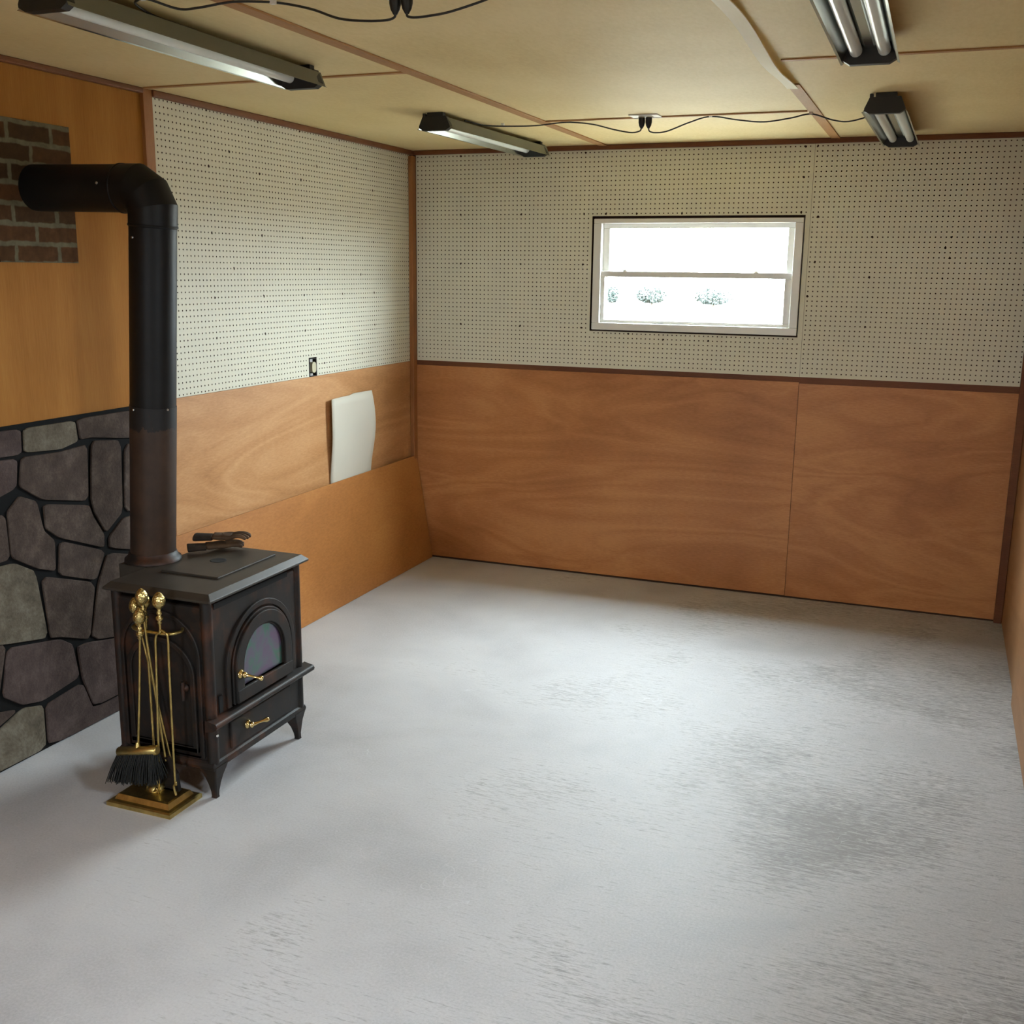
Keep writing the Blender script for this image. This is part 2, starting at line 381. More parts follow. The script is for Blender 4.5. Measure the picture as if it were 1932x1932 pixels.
# ------------------------------------------------------------------ window
wn = thing('window_1', (1.7185, .02, 1.47), kind='structure')
def frame(m, x0, x1, z0, z1, wl_, wr_, wb_, wt_, y0, y1):
    m.box(x0, x1, y0, y1, z0, z0 + wb_); m.box(x0, x1, y0, y1, z1 - wt_, z1)
    m.box(x0, x0 + wl_, y0, y1, z0 + wb_, z1 - wt_); m.box(x1 - wr_, x1, y0, y1, z0 + wb_, z1 - wt_)
m = MB(); frame(m, 1.146, 2.296, 1.464, 2.078, .045, .043, .040, .025, -.010, .09); m.build('window_frame', 'white', wn, bevel=.003)
m = MB(); frame(m, 1.191, 2.253, 1.76, 2.053, .038, .038, .030, .026, .034, .056); up = m.build('upper_sash', 'white', wn, bevel=.003)
MB().box(1.229, 2.215, .044, .048, 1.79, 2.027).build('glass_pane', 'glass', up)
m = MB(); frame(m, 1.191, 2.253, 1.504, 1.792, .022, .038, .018, .032, .008, .031); lo = m.build('lower_sash', 'white', wn, bevel=.003)
MB().box(1.213, 2.215, .018, .022, 1.522, 1.76).build('glass_pane', 'glass', lo)
for x in (1.33, 2.06):
    MB().lathe((x, .024, 1.792), (0, 0, 1), [(0, .016), (.005, .016), (.008, .010), (.012, .009)], 14).box(x - .02, x + .012, .018, .026, 1.796, 1.802).build('sash_lock', 'white', lo)

# ------------------------------------------------------------------ left wall pieces
stones = [[(-3.348,1.227),(-3.126,1.22),(-3.131,1.129),(-3.359,1.136)],[(-3.113,1.22),(-2.863,1.218),(-2.855,1.138),(-2.945,1.12),(-3.119,1.133)],[(-2.854,1.223),(-2.375,1.22),(-2.375,1.091),(-2.619,1.117),(-2.785,1.143),(-2.844,1.143)],[(-3.134,1.119),(-2.946,1.111),(-2.809,1.12),(-2.823,0.9),(-3.053,0.948),(-3.155,1.016)],[(-3.359,1.129),(-3.153,1.118),(-3.167,1.014),(-3.379,0.962)],[(-2.784,1.13),(-2.625,1.11),(-2.642,0.819),(-2.741,0.756),(-2.798,0.851),(-2.809,0.909)],[(-2.604,1.091),(-2.375,1.081),(-2.375,0.793),(-2.63,0.816)],[(-3.159,0.983),(-3.082,0.95),(-3.06,0.835),(-3.011,0.785),(-3.018,0.669),(-3.1,0.698),(-3.22,0.77),(-3.219,0.936)],[(-3.05,0.932),(-2.823,0.884),(-2.806,0.836),(-2.753,0.751),(-2.758,0.698),(-2.99,0.792),(-3.05,0.84)],[(-2.986,0.779),(-2.754,0.685),(-2.815,0.579),(-3.005,0.65)],[(-2.726,0.736),(-2.638,0.797),(-2.375,0.779),(-2.375,0.587),(-2.73,0.691)],[(-3.382,0.934),(-3.229,0.931),(-3.225,0.764),(-3.401,0.765)],[(-3.402,0.754),(-3.208,0.748),(-3.115,0.694),(-3.08,0.425),(-3.264,0.461),(-3.432,0.5)],[(-3.089,0.668),(-2.821,0.573),(-2.871,0.353),(-3.021,0.41),(-3.071,0.422)],[(-2.743,0.674),(-2.375,0.57),(-2.375,0.254),(-2.867,0.344),(-2.805,0.564)],[(-3.275,0.449),(-3.022,0.402),(-2.963,0.362),(-2.94,0.221),(-3.135,0.194),(-3.231,0.215),(-3.313,0.277)],[(-2.942,0.356),(-2.375,0.238),(-2.375,0.08),(-2.878,0.07),(-2.929,0.217)],[(-3.433,0.485),(-3.277,0.465),(-3.33,0.286),(-3.456,0.286)],[(-3.46,0.257),(-3.246,0.205),(-3.473,0.137)],[(-3.232,0.203),(-3.132,0.177),(-3.136,0.006),(-3.488,0.01),(-3.476,0.115)],[(-3.123,0.173),(-2.932,0.193),(-2.884,0.064),(-2.375,0.067),(-2.375,0.004),(-3.126,0.004)]]
for z0, z1, y0 in ((.004, .27, -3.495), (.285, .60, -3.45), (.615, .93, -3.42), (.945, 1.225, -3.38)):
    stones.append([(-3.895, z0), (y0, z0), (y0 + .01, z1), (-3.895, z1)])
sp = thing('stone_panel', (0, -3.13, 0), 'dark faux flagstone wall panel with black mortar behind the stove', 'wall panel')
MB().box(-.0035, .004, -3.9, -2.373, .001, 1.236).build('backing_sheet', 'mortar', sp)
def chaikin(p, it=2):
    for _ in range(it):
        q = []
        for i in range(len(p)):
            a, b = p[i], p[(i + 1) % len(p)]
            q += [(a[0] * .91 + b[0] * .09, a[1] * .91 + b[1] * .09), (a[0] * .09 + b[0] * .91, a[1] * .09 + b[1] * .91)]
        p = q
    return p
kinds = ['c', 'b', 'a', 'a', 'c', 'a', 'a', 'a', 'a', 'a', 'a', 'a', 'b', 'a', 'a', 'c', 'c', 'a', 'a', 'b', 'c', 'a', 'c', 'a', 'b']
sm = MB()
for st, k in zip(stones, kinds):
    cx = sum(p[0] for p in st) / len(st); cz = sum(p[1] for p in st) / len(st)
    poly = chaikin(st); ins = [(cx + (y - cx) * .985, cz + (z - cz) * .985) for y, z in poly]
    sm.loft([[(.003, y, z) for y, z in poly], [(.0085, y, z) for y, z in poly], [(.0115, y, z) for y, z in ins]], True, 'abc'.index(k))
sm.build('stone_facing', ['stone_a', 'stone_b', 'stone_c'], sp)
bp_ = MB().box(-.0035, .002, -3.142, -2.776, 1.796, 2.277)
tag(bp_.build('brick_panel', 'brick', root=(0, -2.96, 1.80)), 'square brick-patterned panel on the wall around the stovepipe end', 'wall panel')

ot = thing('electrical_outlet', (0, -1.158, 1.285), 'small black outlet box with ivory receptacle set into the pegboard', 'outlet')
m = MB(); y0, y1, z0, z1 = -1.192, -1.125, 1.240, 1.332
m.box(-.055, -.052, y0, y1, z0, z1); m.box(-.055, .001, y0, y0 + .003, z0, z1); m.box(-.055, .001, y1 - .003, y1, z0, z1); m.box(-.055, .001, y0, y1, z0, z0 + .003); m.box(-.055, .001, y0, y1, z1 - .003, z1)
m.build('outlet_box', 'boxblack', ot)
pl = [(-1.152 + .019 * math.cos(a) * (1 if abs(math.sin(a)) < 2 else 1), 1.286 + .028 * math.copysign(abs(math.sin(a)) ** .5, math.sin(a))) for a in [2 * PI * k / 28 for k in range(28)]]
MB().prism(pl, 'x', -.02, .004).build('receptacle', 'ivory', ot, bevel=.002)
for z in (1.248, 1.322):
    MB().box(-.010, -.007, -1.174, -1.150, z - .008, z + .008).build('mounting_ear', 'steel', ot)

# loose plywood board leaning on the left wall
a = math.atan2(.106, .65); dx, dz = math.cos(a) * .009, math.sin(a) * .009
m = MB(); m.add([(.123, y, .001) for y in (-2.366, -.01)] + [(.016, y, .650) for y in (-2.366, -.01)] + [(.123 + dx, y, .001 + dz) for y in (-2.366, -.01)] + [(.016 + dx, y, .650 + dz) for y in (-2.366, -.01)],
      [(0, 1, 3, 2), (4, 6, 7, 5), (0, 4, 5, 1), (2, 3, 7, 6), (0, 2, 6, 4), (1, 5, 7, 3)])
tag(m.build('plywood_board', 'ply_loose', root=(.12, -1.2, 0)), 'long amber plywood board leaning on its edge against the left wall', 'board')
# curled white card behind it
outl = [(-1.01, .06), (-1.018, .4), (-1.022, .8), (-1.026, 1.106), (-.90, 1.107), (-.775, 1.103), (-.76, 1.113), (-.68, 1.112), (-.60, 1.108), (-.583, 1.106), (-.562, 1.04), (-.551, .95), (-.553, .82), (-.566, .70), (-.575, .6), (-.58, .4), (-.58, .06)]
m = MB(); rings = []
def cx_(y, z):
    s = min(1, max(0, (z - .63) / .3)); s = s * s * (3 - 2 * s)
    return .005 + s * (.006 + .016 * ((y + .8) / .22) ** 2)
NZ = 24
def edge(z, side):
    pts = outl[:4] if side == 0 else outl[9:]
    pts = sorted(pts, key=lambda q: q[1])
    for p, q in zip(pts, pts[1:]):
        if p[1] <= z <= q[1]: return p[0] + (q[0] - p[0]) * (z - p[1]) / max(q[1] - p[1], 1e-6)
    return pts[-1][0] if z > pts[-1][1] else pts[0][0]
grid = []
for i in range(NZ + 1):
    z = .06 + (1.106 - .06) * i / NZ; ya, yb = edge(z, 0), edge(z, 1); row = []
    for j in range(13):
        y = ya + (yb - ya) * j / 12; zz = z + (.007 if i == NZ and j >= 7 else 0); row.append((cx_(y, z), y, zz))
    grid.append(row)
v = [p for r in grid for p in r]; f = [(i * 13 + j, i * 13 + j + 1, (i + 1) * 13 + j + 1, (i + 1) * 13 + j) for i in range(NZ) for j in range(12)]
m.add(v, f, 0, True)
o = m.build('cardboard_sheet', 'card', root=(.05, -.8, .06)); sd = o.modifiers.new('thick', 'SOLIDIFY'); sd.thickness = .004; sd.offset = 0
tag(o, 'white card sheet with curled right edge standing behind the leaning board', 'card')

# ------------------------------------------------------------------ ceiling lights
def profile():
    pts = [(-.060, -.020), (.060, -.020), (.0775, -.060)]
    return pts
def shop_light(cn, cf, yn, yf, label):
    """cn, cf: centre x at the near (yn) and far (yf) end"""
    L = yf - yn; t = thing('shop_light', ((cn + cf) / 2, (yn + yf) / 2, H), label, 'ceiling light', 'fluorescent shop lights')
    cx = lambda y: cn + (cf - cn) * (y - yn) / L
    # folded sheet reflector: outside grey enamel, inside bright
    outer = [(-.084, -.0705), (-.0785, -.0685), (-.060, -.022), (-.030, -.016), (.030, -.016), (.060, -.022), (.0785, -.0685), (.084, -.0705)]
    inner = [(.084, -.0717), (.0775, -.0700), (.0585, -.0235), (.030, -.0185), (.012, -.036), (-.012, -.036), (-.030, -.0185), (-.0585, -.0235), (-.0775, -.0700), (-.084, -.0717)]
    m = MB(); no, ni = len(outer), len(inner); loop = outer + inner; n = len(loop)
    ys = [yn + .004, yf + .012]
    v = [(cx(y) + x, y, H + z) for y in ys for x, z in loop]; 
    for k in range(n):
        j = (k + 1) % n; m.add([v[k], v[j], v[n + j], v[n + k]], [(0, 1, 2, 3)], 0 if k < no else 1)
    for e in (0, 1):           # end faces as strips between outer and inner sheet
        b = e * n
        m.add([v[b + i] for i in range(n)], [(0, 1, no + ni - 2, no + ni - 1), (1, 2, no + ni - 3, no + ni - 2), (2, 3, no + ni - 4, no + ni - 3), (3, 4, no + 3, no + ni - 4), (4, 5, no + 2, no + 3), (5, 6, no + 1, no + 2), (6, 7, no, no + 1)], 0)
    m.build('reflector', ['grey_enamel', 'chrome'], t)
    for y0, y1, s in ((yn, yn + .03, -1), (yf - .03, yf, 1)):
        hexp = [(-.058, -.0165), (.058, -.0165), (.0765, -.058), (.0765, -.066), (.057, -.0775), (-.057, -.0775), (-.0765, -.066), (-.0765, -.058)]
        m = MB(); x = cx((y0 + y1) / 2)
        m.prism([(x + p * .985, H + q) for p, q in hexp], 'y', y0, y1)
        m.box(x - .036, x + .042, min(y0, y1), max(y0, y1), H - .017, H - .0005)
        m.box(x - .058, x - .044, y0, y1, H - .017, H - .004)
        m.build('end_cap', 'black', t, bevel=.002)
    for dx in (-.040, .040):
        m = MB(); m.tube([(cx(y) + dx, y, H - .0395) for y in (yn + .028, yn + .05, yf - .05, yf - .028)], .0185, 18); m.build('fluorescent_tube', 'tube', t)
    return t
shop_light(.902, .872, -3.81, -2.575, 'two-tube fluorescent shop light above the brick panel, nearest the left wall')
shop_light(.828, .866, -1.43, -.225, 'two-tube fluorescent shop light near the back left corner ceiling')
shop_light(2.752, 2.748, -3.70, -2.465, 'two-tube fluorescent shop light cut by the top edge of the photo at right')
shop_light(2.738, 2.757, -1.43, -.215, 'two-tube fluorescent shop light at back right, black cord running into it')

# ------------------------------------------------------------------ ceiling outlets and cords
def outlet(x, y, label):
    t = thing('ceiling_outlet', (x, y, H), label, 'outlet', 'ceiling outlets')
    MB().box(x - .066, x + .066, y - .058, y + .058, H - .006, H).build('cover_plate', 'white', t, bevel=.003)
    for dx in (-.02, .02):
        MB().lathe((x + dx, y, H - .0055), (0, 0, -1), [(0, .016), (.003, .015)], 16).build('socket', 'ivory', t)
outlet(1.70, -1.06, 'white ceiling outlet plate in front of the back wall, two black plugs in it')
outlet(1.67, -3.40, 'white ceiling outlet plate above the top edge of the photo, two plugs in it')
def smooth(pts, n=8):
    out = []; P_ = [Vector(p) for p in pts]; P_ = [P_[0]] + P_ + [P_[-1]]
    for i in range(1, len(P_) - 2):
        for k in range(n):
            t = k / n; a, b, c, d = P_[i - 1:i + 3]
            out.append(.5 * ((2 * b) + (c - a) * t + (2 * a - 5 * b + 4 * c - d) * t * t + (3 * b - a - 3 * c + d) * t ** 3))
    out.append(P_[-2]); return out
def cord(pts, plug, clips, label, r=.0032):
    t = thing('power_cord', plug, label, 'cord', 'black power cords on the ceiling')
    MB().tube(smooth(pts), r, 8).build('cable', 'cord', t)
    x, y, z = plug
    m = MB(); rr = []
    for dz, a, b in ((0, .0145, .017), (-.02, .0145, .018), (-.034, .012, .012), (-.046, .005, .005)):
        rr.append([(x + a * math.cos(q) , y + b * math.sin(q), z + dz) for q in [2 * PI * k / 14 for k in range(14)]])
    m.loft(rr, True, 0, True); m.build('plug', 'black', t)
    for c in clips:
        MB().box(c[0] - .007, c[0] + .007, c[1] - .006, c[1] + .006, c[2] - .0045, H).build('cable_clip', 'white', t)
PZ = H - .0088
cord([(.872, -1.19, 2.4645), (.880, -1.12, 2.4645), (.915, -1.04, 2.460), (1.016, -1.0, 2.458), (1.151, -1.0, 2.456), (1.282, -1.0, 2.465), (1.347, -1.0, 2.463), (1.438, -1.0, 2.451), (1.54, -1.01, 2.424), (1.628, -1.04, 2.405), (1.672, -1.055, 2.408), (1.681, -1.06, 2.42)],
     (1.682, -1.06, PZ), [(.985, -1.0, 2.462)], 'black cord strung from the middle ceiling outlet left to the back left light')
cord([(1.715, -1.06, 2.42), (1.718, -1.055, 2.406), (1.74, -1.03, 2.402), (1.788, -1.0, 2.411), (1.884, -1.0, 2.444), (1.98, -1.0, 2.466), (2.096, -1.0, 2.448), (2.212, -1.0, 2.435), (2.325, -1.0, 2.446), (2.413, -1.0, 2.460), (2.503, -1.0, 2.433), (2.569, -1.0, 2.424), (2.645, -1.0, 2.440), (2.672, -1.0, 2.456), (2.69, -1.0, 2.4645), (2.72, -1.0, 2.4645)],
     (1.714, -1.06, PZ), [(1.98, -1.0, 2.468), (2.413, -1.0, 2.463)], 'black cord strung from the middle ceiling outlet right to the back right light')
cord([(.90, -3.20, 2.4645), (.91, -3.4, 2.4645), (.955, -3.53, 2.4635), (1.0, -3.575, 2.462), (1.03, -3.575, 2.462), (1.065, -3.50, 2.452), (1.13, -3.5, 2.450), (1.22, -3.48, 2.462), (1.29, -3.44, 2.466), (1.335, -3.4, 2.466), (1.414, -3.4, 2.447), (1.492, -3.4, 2.42), (1.57, -3.4, 2.409), (1.63, -3.4, 2.407), (1.652, -3.4, 2.412), (1.655, -3.4, 2.42)],
     (1.655, -3.40, PZ), [(1.015, -3.577, 2.464), (1.31, -3.425, 2.466)], 'black cord looping at the top edge from the front left light to a plug')
cord([(1.688, -3.4, 2.42), (1.690, -3.4, 2.412), (1.71, -3.4, 2.408), (1.75, -3.4, 2.409), (1.809, -3.4, 2.415), (1.902, -3.4, 2.435), (2.0, -3.4, 2.462), (2.2, -3.4, 2.44), (2.45, -3.4, 2.44), (2.645, -3.4, 2.45), (2.672, -3.4, 2.458), (2.70, -3.4, 2.4645), (2.73, -3.4, 2.4645)],
     (1.688, -3.40, PZ), [(2.0, -3.4, 2.464)], 'black cord looping at the top edge right towards the front right light')

# ------------------------------------------------------------------ stovepipe
pr = thing('stovepipe', (.40, -2.94, .735), 'black stovepipe rising rusty from the stove and bending into the wall', 'stovepipe')
R = .0795
base, C, wall_ = Vector((.400, -2.94, .742)), Vector((.507, -2.955, 2.043)), Vector((.0025, -2.957, 2.053))
ex = (C - wall_).normalized(); dv = (base - C).normalized(); rc = .092
O = C - ex * rc + dv * rc
path = [C - ex * (rc + .03)] + [O + (ex * math.sin(math.radians(t)) - dv * math.cos(math.radians(t))) * (rc / math.cos(math.radians(15))) for t in (15, 45, 75)] + [C + dv * (rc + .03)]
def mitre(m, pts, r, n=40):
    side = ex.cross(dv).normalized(); rings = []
    for i, p in enumerate(pts):
        d1 = (pts[i] - pts[i - 1]).normalized() if i else (pts[1] - pts[0]).normalized()
        d2 = (pts[i + 1] - pts[i]).normalized() if i < len(pts) - 1 else d1
        nrm = (d1 + d2).normalized(); up = side.cross(d1).normalized(); ring = []
        for k in range(n):
            w = (side * math.cos(2 * PI * k / n) + up * math.sin(2 * PI * k / n)) * r
            ring.append(p + w - d1 * (w.dot(nrm) / d1.dot(nrm)))
        rings.append(ring)
    for a, b in zip(rings, rings[1:]): m.loft([a, b], False, 0, True)
m = MB(); mitre(m, path, R + .0015); el = m.build('elbow', 'pipe', pr)
seam = MB()
for p, d in ((path[0], ex), (path[-1], dv)):
    seam.lathe(p - d * .005, d, [(0, R), (.002, R + .0035), (.008, R + .0035), (.010, R)], 40)
seam.build('crimped_seam', 'pipe', el)
MB().tube([wall_, C - ex * (rc + .02)], R, 40).build('horizontal_section', 'pipe', pr)
seamp = C + dv * .737
MB().tube([C + dv * (rc + .02), seamp + dv * .02], R - .0005, 40).build('upper_section', 'pipe', pr)
MB().tube([seamp, base - dv * .008], R + .0008, 40).build('rusty_lower_section', 'pipe_rust', pr)
MB().lathe(base, (0, 0, 1), [(-.003, R + .022), (.008, R + .020), (.014, R + .010), (.03, R + .004)], 40).build('flue_collar', 'iron', pr)
rt_, tc_ = Vector((.93, .362, 0)), Vector((.362, -.93, .05))
def screw(c, k):
    nrm = (rt_ * k + tc_ * math.sqrt(1 - k * k)).normalized()
    MB().lathe(c + nrm * (R - .001), nrm, [(0, .0045), (.003, .0045), (.0045, .003)], 8).build('screw', 'screw', pr)
screw(C + dv * .165, -.60); screw(seamp + dv * .012, -.60); screw(seamp + dv * .012, .82)
nq = Vector((.0, -.98, .1)).normalized(); MB().lathe(Vector((.342, -2.956, 2.050)) + nq * (R - .001), nq, [(0, .0045), (.003, .0045), (.0045, .003)], 8).build('screw', 'screw', pr)

# ------------------------------------------------------------------ wood stove
st = thing('wood_stove', (.645, -2.943, 0), 'rusty black cast iron wood stove with arched glass door and brass handles', 'stove')
YN, YF, XB, XF = -3.222, -2.664, .452, .842
def arch(cy, hw, zb, zs, n=24, flat=1.0):
    p = [(cy - hw, zb)] + [(cy - hw * math.cos(PI * k / n), zs + hw * flat * math.sin(PI * k / n)) for k in range(n + 1)] + [(cy + hw, zb)]
    return p
def ring_x(m, po, pi_, x0, x1, mi=0):
    """frame between two arches, from x0 to x1, front face towards +x"""
    m.loft([[(x0, y, z) for y, z in po], [(x1, y, z) for y, z in po], [(x1, y, z) for y, z in pi_], [(x0, y, z) for y, z in pi_]], False, mi)
    m.add([(x0, *q) for q in po] + [(x0, *q) for q in pi_], [], mi)
m = MB(); m.box(XB, XF, YN, YF, .128, .690); m.box(XB + .02, XF - .03, YN + .02, YF - .02, .688, .716)
fb = m.build('firebox', 'iron', st, bevel=.012, seg=3)
# corner pilasters
for x, y in ((XF - .012, YN + .012), (XF - .012, YF - .012), (XB + .012, YN + .012)):
    MB().tube([(x, y, .13), (x, y, .715)], .020, 16).build('corner_pilaster', 'iron', st)
m = MB()
o0 = [(.432, -3.246), (.874, -3.246), (.874, -2.640), (.432, -2.640)]
def ins(p, d): return [(p[0][0] + d, p[0][1] + d), (p[1][0] - d, p[1][1] + d), (p[2][0] - d, p[2][1] - d), (p[3][0] + d, p[3][1] - d)]
m.loft([[(x, y, .706) for x, y in ins(o0, .014)], [(x, y, .712) for x, y in o0], [(x, y, .719) for x, y in o0], [(x, y, .738) for x, y in ins(o0, .020)]])
m.box(.318, .46, -3.03, -2.85, .56, .735)
tp = m.build('top_plate', 'iron_top', st, bevel=.003)
m = MB(); m.box(.535, .775, -3.065, -2.712, .737, .745); m.build('griddle_lid', 'iron_top', tp, bevel=.003)
MB().lathe((.64, -2.878, .7445), (0, 0, 1), [(0, .030), (.0012, .030), (.0013, .026), (.0008, .022), (.0008, .0)], 28).build('lid_recess', 'slot', tp)  # raised black disc; the recess shade is painted in its colour
# front air slot, door arch
MB().box(XF - .002, XF + .0015, -3.185, -2.745, .672, .692).build('air_slot', 'slot', st)  # raised black bar whose colour paints the slot's inner shade
m = MB(); ring_x(m, arch(-2.93, .212, .305, .424), arch(-2.93, .190, .305, .424), XF - .004, XF + .010)
m.build('arch_moulding', 'iron', st, bevel=.003)
dr = MB(); ring_x(dr, arch(-2.93, .183, .308, .424), arch(-2.93, .172, .308, .424), XF, XF + .014)
ring_x(dr, arch(-2.93, .173, .308, .424), arch(-2.93, .128, .352, .424), XF, XF + .022); 
dr.box(XF, XF + .0245, -3.101, -2.759, .309, .3555)
door = dr.build('door', 'iron', st, bevel=.003)
MB().prism(arch(-2.93, .130, .350, .424), 'x', XF + .002, XF + .008).build('door_glass', 'sooty', door)
m = MB(); ring_x(m, arch(-2.93, .129, .351, .424), arch(-2.93, .121, .359, .424), XF + .006, XF + .014); m.box(XF + .006, XF + .014, -3.055, -2.805, .351, .359); m.build('glass_retainer', 'iron', door)
def handle(p, axis, ln, parent):
    m = MB(); p = Vector(p); ax = Vector(axis).normalized()
    m.lathe(p, (1, 0, 0), [(0, .017), (.005, .017), (.008, .012), (.014, .010), (.022, .011), (.026, .004)], 18)
    q = p + Vector((.018, 0, 0))
    m.lathe(q, ax, [(0, .004), (ln * .15, .007), (ln * .4, .0042), (ln * .7, .005), (ln * .86, .009), (ln, .0085), (ln * 1.03, .003)], 14)
    m.build('brass_handle', 'bright_brass', parent)
handle((XF + .021, -3.082, .412), (.85, .38, -.22), .062, door)
for y, z in ((-2.728, .36), (-3.176, .335)): MB().box(XF, XF + .006, y - .009, y + .009, z - .03, z + .03).build('hinge_slot', 'slot', st)  # raised black blocks; the shade of the slots is their colour
# ash lip shelf
m = MB(); pf = [(XF - .01, .258), (XF + .018, .262), (XF + .034, .272), (XF + .038, .282), (XF + .032, .292), (XF - .01, .300)]
m.loft([[(x, y, z) for x, z in pf] for y in (-3.248, -2.632)]); m.build('ash_lip', 'iron', st, bevel=.004)
m = MB(); m.box(XF - .004, XF + .008, -3.13, -2.755, .150, .252); ad = m.build('ash_door', 'iron', st, bevel=.004)
handle((XF + .007, -3.035, .206), (.35, .93, 0), .070, ad)
MB().lathe((XF + .004, -3.208, .232), (1, 0, 0), [(0, .006), (.004, .006), (.007, .003)], 10).build('bolt', 'screw', st)
m = MB(); pf = lambda d, z: [(XB - .008 - d, YN - .012 - d, z), (XF + .008 + d, YN - .012 - d, z), (XF + .008 + d, YF + .012 + d, z), (XB - .008 - d, YF + .012 + d, z)]
m.loft([pf(-.016, .104), pf(-.002, .110), pf(.0, .122), pf(-.003, .132), pf(-.010, .140)]); m.build('base_moulding', 'iron', st, bevel=.003)
for sx, sy in ((1, -1), (1, 1), (-1, -1), (-1, 1)):
    cx, cy = (XF - .028 if sx > 0 else XB + .028), (YN + .030 if sy < 0 else YF - .030)
    m = MB(); rings = []
    for z, w, off in ((.118, .044, 0), (.100, .038, .001), (.075, .027, .005), (.050, .019, .009), (.022, .013, .011), (.006, .012, .012), (0, .013, .012)):
        a, b = cx + sx * off, cy + sy * off
        rings.append([(a - w * .85, b - w * .85, z), (a + w * .85, b - w * .85, z), (a + w * .85, b + w * .85, z), (a - w * .85, b + w * .85, z)])
    m.loft(rings); m.build('leg', 'iron', st, bevel=.004)
# loading side with blind arch and side door
def ring_y(m, po, pi_, y0, y1):
    m.loft([[(x, y0, z) for x, z in po], [(x, y1, z) for x, z in po], [(x, y1, z) for x, z in pi_], [(x, y0, z) for x, z in pi_]], False)
m = MB(); ring_y(m, arch(.645, .165, .150, .505, flat=.95), arch(.645, .150, .150, .505, flat=.95), YN + .004, YN - .010); m.build('side_arch_moulding', 'iron', st, bevel=.003)
m = MB(); ring_y(m, arch(.645, .140, .165, .44, flat=.9), arch(.645, .120, .185, .44, flat=.9), YN + .004, YN - .012); m.box(.505, .785, YN - .012, YN + .004, .165, .185)
m.prism(arch(.645, .121, .184, .44, flat=.9), 'y', YN + .003, YN - .004); sd_ = m.build('side_door', 'iron', st, bevel=.003)
m = MB(); m.lathe((.748, YN - .011, .40), (0, -1, 0), [(0, .014), (.006, .014), (.012, .007), (.02, .007)], 14); m.tube([(.748, YN - .026, .425), (.748, YN - .026, .36)], .007, 10); m.build('side_handle', 'iron', sd_)

# gloves on the stove top
def glove(name, org, rz, mat, label, lift=0, curl=.0):
    t = thing(name, (org[0], org[1], .7455), label, 'glove', 'work gloves on the stove')
    vs, es, rr = [], [], []
    def chain(pts, r, start=None):
        prev = start
        for p, q in zip(pts, r):
            vs.append(p); rr.append(q); i = len(vs) - 1
            if prev is not None: es.append((prev, i))
            prev = i
        return prev
    chain([(0, 0, .022), (.045, 0, .022), (.085, 0, .024)], [(.040, .016), (.038, .017), (.042, .018)])
    fing = [(.034, .090, .030), (.012, .096, .012), (-.012, .092, -.012), (-.033, .082, -.030)]
    for k, (y, ln, y2) in enumerate(fing):
        z1 = .026 + curl * (.4 + .2 * k)
        chain([(.105, y, .024), (.105 + ln * .35, y * 1.15, z1 + .004), (.105 + ln * .72, y2 * 1.3, z1 + .002), (.105 + ln, y2 * 1.35, .018)], [(.013, .013), (.0125, .0125), (.012, .012), (.010, .010)], 2)
    chain([(.055, .046, .022), (.085, .066, .022), (.112, .070, .020)], [(.014, .013), (.0125, .0125), (.011, .011)], 1)
    c, s = math.cos(rz), math.sin(rz)
    me = bpy.data.meshes.new('hand'); me.from_pydata([(.76 * (x * c - y * s), .76 * (x * s + y * c), .7 * z + lift) for x, y, z in vs], es, []); me.materials.append(M[mat])
    o = bpy.data.objects.new('hand', me); COL.objects.link(o); o.parent = t
    sk = o.modifiers.new('skin', 'SKIN'); sk.use_smooth_shade = True
    for d, q in zip(me.skin_vertices[0].data, rr): d.radius = (q[0] * .76, q[1] * .70)
    me.skin_vertices[0].data[0].use_root = True
    ss = o.modifiers.new('sub', 'SUBSURF'); ss.levels = 2; ss.render_levels = 2
    m = MB(); rings = []
    for x, a, b in ((-.075, .050, .017), (-.07, .052, .019), (-.03, .046, .018), (.012, .040, .017)):
        x, a, b = x * .76, a * .76, b * .72
        rings.append([(org[0] + x * c - a * math.cos(q) * s, org[1] + x * s + a * math.cos(q) * c, .7455 + .0145 + lift + b * math.sin(q)) for q in [2 * PI * k / 20 for k in range(20)]])
    m.loft(rings, True, 0, True); m.build('cuff', 'cuff', t)
glove('work_glove', (.505, -2.785), .72, 'leather', 'brown leather work glove lying flat on the stove top, under the other')
glove('work_glove', (.500, -2.735), .42, 'leather', 'brown leather work glove lying crossed on top of the other glove', lift=.0265, curl=.006)

# ------------------------------------------------------------------ fireplace tools
ts = thing('tool_stand', (.652, -3.307, 0), 'brass fireplace tool stand with stepped rectangular base beside the stove', 'tool stand')
m = MB(); b0 = [(.522, -3.395), (.785, -3.395), (.785, -3.224), (.522, -3.224)]
m.loft([[(x, y, 0) for x, y in b0], [(x, y, .014) for x, y in b0], [(x, y, .018) for x, y in ins(b0, .006)], [(x, y, .019) for x, y in ins(b0, .020)], [(x, y, .036) for x, y in ins(b0, .028)], [(x, y, .038) for x, y in ins(b0, .034)]])
m.build('base', 'brass', ts)
PX, PY = .648, -3.290
MB().lathe((PX, PY, .037), (0, 0, 1), [(0, .034), (.012, .033), (.022, .022), (.028, .012), (.045, .009)], 24).build('boss', 'brass', ts)
MB().tube([(PX, PY, .06), (PX, PY, .64)], .0045, 12).build('post', 'brass', ts)
